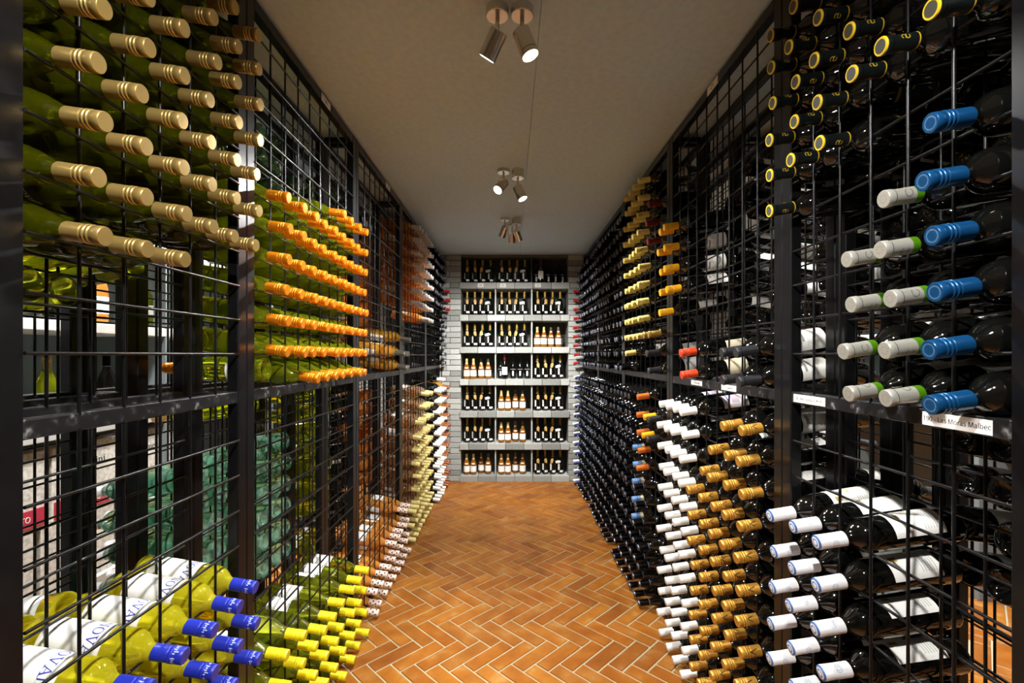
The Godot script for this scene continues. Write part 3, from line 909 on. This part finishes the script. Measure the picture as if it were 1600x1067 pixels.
func niche_bottles() -> void:
	var tall := lathe([[Vector2(0, 0.01), Vector2(0.026, 0.0)], [Vector2(0.026, 0.0), Vector2(0.0325, 0.004), Vector2(0.0335, 0.012), Vector2(0.0335, 0.115), Vector2(0.031, 0.135), Vector2(0.022, 0.160), Vector2(0.0145, 0.178), Vector2(0.0125, 0.190), Vector2(0.0120, 0.245)], [Vector2(0.0120, 0.245), Vector2(0, 0.246)]], 20)
	var foil := lathe([[Vector2(0.0128, 0.188), Vector2(0.0126, 0.24), Vector2(0.0122, 0.2475)], [Vector2(0.0122, 0.2475), Vector2(0, 0.248)]], 16)
	var stout := lathe([[Vector2(0, 0.008), Vector2(0.024, 0.0)], [Vector2(0.024, 0.0), Vector2(0.0315, 0.004), Vector2(0.0325, 0.01), Vector2(0.0325, 0.098), Vector2(0.029, 0.118), Vector2(0.0185, 0.145), Vector2(0.0125, 0.162), Vector2(0.0115, 0.205)], [Vector2(0.0115, 0.205), Vector2(0, 0.206)]], 20)
	var cork := lathe([[Vector2(0.0125, 0.168), Vector2(0.0125, 0.178)], [Vector2(0.0122, 0.178), Vector2(0.0120, 0.21)], [Vector2(0.0120, 0.21), Vector2(0, 0.211)]], 16)
	var collar := lathe([[Vector2(0.0160, 0.150), Vector2(0.0128, 0.163)], [Vector2(0.0128, 0.163), Vector2(0.0126, 0.168)]], 16)
	var seal := paper(0.0302, 0.106, 0.122, 0.6)
	var wide_label := paper(0.0327, 0.03, 0.09, 1.35)
	var small_label := paper(0.0337, 0.022, 0.042, 0.55)
	var silver_label := paper(0.0337, 0.045, 0.11, 0.28)
	var tag_shape := polygons_prism([Vector2(-0.012, -0.05), Vector2(0.012, -0.05), Vector2(0.015, -0.012), Vector2(0.007, 0.004), Vector2(-0.005, 0.004), Vector2(-0.014, -0.012)], 0.001)
	var cord := lathe([[Vector2(0.0140, 0.178), Vector2(0.0152, 0.180), Vector2(0.0140, 0.182)]], 14)
	var grid := ["DDS", "DDD", "DDA", "ASD", "DAD", "DAD", "AAD"]
	var starts := [-0.512, -0.151, 0.225]
	var rows := ["top", "second", "third", "fourth", "fifth", "sixth", "bottom"]
	var columns := ["left", "middle", "right"]
	for r in 7:
		var y := 0.0586 + 0.3316 * (6 - r) + 0.0005
		for c in 3:
			var code: String = grid[r][c]
			var n := 4 if code != "S" else 5
			for k in n:
				var place := "%s niche of the %s row, %s" % [columns[c], rows[r], NTH[k]]
				if code == "D":
					var x: float = starts[c] + 0.055 + k * (0.080 if r > 0 else 0.082)
					var t := thing("fortified_wine_bottle", "dark bottle with gold foil, %s from its end" % place, "bottle", Vector3(x, y, -BACK - 0.075 - (k % 2) * 0.01), "dark gold-foiled bottles in the niche")
					part("glass_body", tall, M.g_dark, t)
					part("foil", foil, M.c_bronze, t)
					part("paper_label", small_label, M.label_white, t, Vector3.ZERO, Basis(Vector3.UP, 0.35))
					part("neck_cord", cord, M.label_cream, t)
					if k < 3:
						part("hang_tag", tag_shape, M.tag_kraft, t, Vector3([0.004, 0.003, -0.006][k], 0.165, 0.0345), Basis(Vector3.FORWARD, [0.0, -0.1, 0.22][k]) * Basis(Vector3.RIGHT, 0.08))
						part("label_strip", silver_label, M.label, t, Vector3.ZERO, Basis(Vector3.UP, -0.75))
					else:
						part("hang_tag", tag_shape, M.label_white, t, Vector3(-0.004, 0.136, 0.036), Basis(Vector3.FORWARD, 1.35) * Basis(Vector3.RIGHT, 0.3))
						part("label_strip", silver_label, M.label, t, Vector3.ZERO, Basis(Vector3.UP, -0.6))
				elif code == "A":
					var x2: float = starts[c] + [0.052, 0.122, 0.20, 0.275][k]
					var z2: float = [-0.06, -0.06, -0.12, -0.085][k]
					var t2 := thing("dessert_wine_bottle", "amber bottle with white label, %s from its end" % place, "bottle", Vector3(x2, y, -BACK + z2), "amber bottles in the niche")
					part("glass_body", stout, M.g_honey, t2)
					part("stopper", cork, M.c_cream if k < 2 else M.c_grey, t2)
					part("neck_collar", collar, M.label_white, t2)
					part("neck_seal", seal, M.label_white, t2)
					part("paper_label", wide_label, M.label_white, t2)
				else:
					var first := r == 0
					var x3: float = starts[c] + 0.045 + [0.0, 0.042, 0.13, 0.205, 0.28][k]
					var front := k == 1
					var t3 := thing("red_wine_bottle", ("tall white-labelled bottle, %s from its end" if front else "black silver-printed bottle, %s from its end") % place, "bottle", Vector3(x3, y, -BACK - (0.055 if front else 0.135)), "black bottles with silver print in the niche")
					part("glass_body", tall, M.g_dark, t3, Vector3.ZERO, Basis.from_scale(Vector3.ONE * (1.03 if front else 0.86)))
					part("capsule", foil, M.c_wine if front else M.c_charcoal, t3, Vector3.ZERO, Basis.from_scale(Vector3.ONE * (1.032 if front else 0.862)))
					if front:
						part("paper_label", paper(0.0347, 0.045, 0.125, 0.9), M.label_white, t3)
					else:
						part("shoulder_ring", paper(0.0292, 0.097, 0.101, 1.4), M.c_silver, t3)
						part("paper_label", paper(0.0290, 0.03, 0.08, 0.3), M.label, t3)

# a flat outline with thickness, facing +z
func polygons_prism(outline: Array, thick: float) -> ArrayMesh:
	var faces := []
	var f := []
	var b := []
	for p in outline:
		f.append(Vector3(p.x, p.y, thick))
		b.push_front(Vector3(p.x, p.y, 0))
	faces.append(f)
	faces.append(b)
	for k in outline.size():
		var p: Vector2 = outline[k]
		var q: Vector2 = outline[(k + 1) % outline.size()]
		faces.append([Vector3(p.x, p.y, 0), Vector3(q.x, q.y, 0), Vector3(q.x, q.y, thick), Vector3(p.x, p.y, thick)])
	return polygons(faces)

# ---------------------------------------------------------------- the aisles behind the racks

func side_aisles() -> void:
	var heights := [0.30, 0.98, 1.42, 1.86]
	for side in [-1, 1]:
		var x := -2.05 if side < 0 else 2.70
		var t := thing("storage_shelf", "pale storage shelving against the wall behind the %s rack" % ("left" if side < 0 else "right"), "shelving", Vector3(x, 0, -2.5))
		for h in heights:
			if side > 0 and h < 0.5:
				continue
			part("shelf_board", block(Vector3(0.44, 0.045, 4.4), 0.003), M.shelf, t, Vector3(0, h, 0))
		for k in 5:
			part("upright", block(Vector3(0.44, 2.2, 0.03), 0.003), M.panel, t, Vector3(0, 1.1, -2.2 + k * 1.1))
		part("back_panel", block(Vector3(0.02, 2.2, 4.4), 0.002), M.panel, t, Vector3(side * 0.225, 1.1, 0))
	# cartons on the left shelves
	var cartons := [[1.66, 0.3225, 0.30, 0.34, "c"], [2.02, 0.3225, 0.30, 0.34, "c"], [2.42, 0.3225, 0.30, 0.34, "c"], [1.70, 0.6225, 0.30, 0.33, "p"], [2.06, 0.6225, 0.30, 0.33, "p"], [2.45, 0.6225, 0.30, 0.34, "p"], [2.90, 0.3225, 0.32, 0.30, "k"], [1.25, 0.3225, 0.26, 0.32, "k"]]
	for n in cartons.size():
		var a: Array = cartons[n]
		var c := thing("wine_carton", ["pale wine carton in the lower stack", "pale wine carton with pink band", "brown cardboard carton"][{"c": 0, "p": 1, "k": 2}[a[4]]] + ", %s from the camera, behind left rack" % NTH[[0, 1, 2, 0, 1, 2, 1, 0][n]], "carton", Vector3(-2.0, a[1], -a[0]), "cartons behind the left rack")
		part("box", block(Vector3(0.30, a[2] - 0.002, a[3]), 0.003), M.kraft if a[4] == "k" else M.carton, c, Vector3(0, a[2] / 2, 0))
		if a[4] == "p":
			part("printed_band", block(Vector3(0.002, 0.07, a[3] - 0.008), 0.0005), M.pink, c, Vector3(0.151, 0.045, 0))
			part("lettering", letters("PINK MOSCATO", 0.03, 0.0008), M.letter_white, c, Vector3(0.1524, 0.045, 0), Basis(Vector3.UP, PI / 2))
			part("lettering", letters("Lucarini", 0.04, 0.0008, true), M.ink, c, Vector3(0.1504, 0.21, 0), Basis(Vector3.UP, PI / 2))
	# bottles standing or lying on the shelves beyond
	for side in [-1, 1]:
		for h in [1, 2, 3]:
			for k in 12:
				if side < 0 and h == 1 and k < 2:
					continue
				var code: String = ["Z", "d", "Z", "E", "N", "p"][(k * 5 + h * 2 + (side + 1)) % 6]
				var o := new_bottle(code, 0)
				add_child(o)
				o.position = Vector3((-1.93 if side < 0 else 2.58) + rng.randf_range(-0.02, 0.02), heights[h] + 0.023, -(0.72 + k * 0.3 + rng.randf_range(-0.03, 0.03)))
				o.rotation.y = (PI / 2 if side < 0 else -PI / 2) + rng.randf_range(-0.5, 0.5)
				o.set_meta("label", "upright bottle behind the %s rack, %s storage shelf board, %s along" % ["left" if side < 0 else "right", ["", "second", "third", "top"][h], NTH[k]])
				o.set_meta("group", "bottles standing on the storage shelving")

# ---------------------------------------------------------------- shelf tags

func tag_card(label: String, side: int, depth: float, h: float, wide: float, tall: float, text: String, size: float) -> void:
	var x: float = LEFT + 0.0026 if side < 0 else RIGHT - 0.0026
	var t := thing("shelf_tag", label, "tag", Vector3(x, h, -depth), "paper tags on the racks")
	part("card", block(Vector3(0.0008, tall, wide), 0.0002), M.card, t)
	part("lettering", letters(text, size, 0.0003), M.ink, t, Vector3(-side * 0.0005, 0, 0), Basis(Vector3.UP, -side * PI / 2))

func tags() -> void:
	tag_card("white paper tag lettered 190 Las Moras Malbec on right rail", 1, 0.795, 1.186, 0.125, 0.024, "190 - Las Moras Malbec", 0.0115)
	tag_card("white handwritten tag on the right rail beside the double post", 1, 1.185, 1.187, 0.125, 0.021, "No. Wes Squngola Work", 0.0095)
	tag_card("white tag under the charcoal caps on the right rail", 1, 1.62, 1.187, 0.11, 0.020, "11 - sauvignon", 0.010)
	tag_card("small white tag under the red-orange caps on the right rail", 1, 1.90, 1.188, 0.11, 0.019, "10 - cabernet", 0.010)
	tag_card("white number tag high on the left rack's second bay", -1, 1.86, TALL - 0.032, 0.09, 0.030, "30", 0.022)
	tag_card("white number tag high on the left rack's third bay", -1, 2.80, TALL - 0.032, 0.09, 0.030, "29", 0.022)
	tag_card("white number tag high on the right rack's second bay", 1, 1.75, TALL - 0.032, 0.09, 0.030, "21", 0.022)
	for a in [[-0.31, "26", "left"], [-0.08, "25", "middle"], [0.28, "24", "right"]]:
		var t := thing("shelf_tag", "small square %s tag on the top niche shelf edge, numbered %s" % [a[2], a[1]], "tag", Vector3(a[0], 2.0186, -BACK + 0.0205), "paper tags on the niche shelf")
		part("card", block(Vector3(0.062, 0.040, 0.0008), 0.0002), M.card, t)
		part("lettering", letters(a[1], 0.024, 0.0003), M.ink, t, Vector3(0, 0, 0.0005))
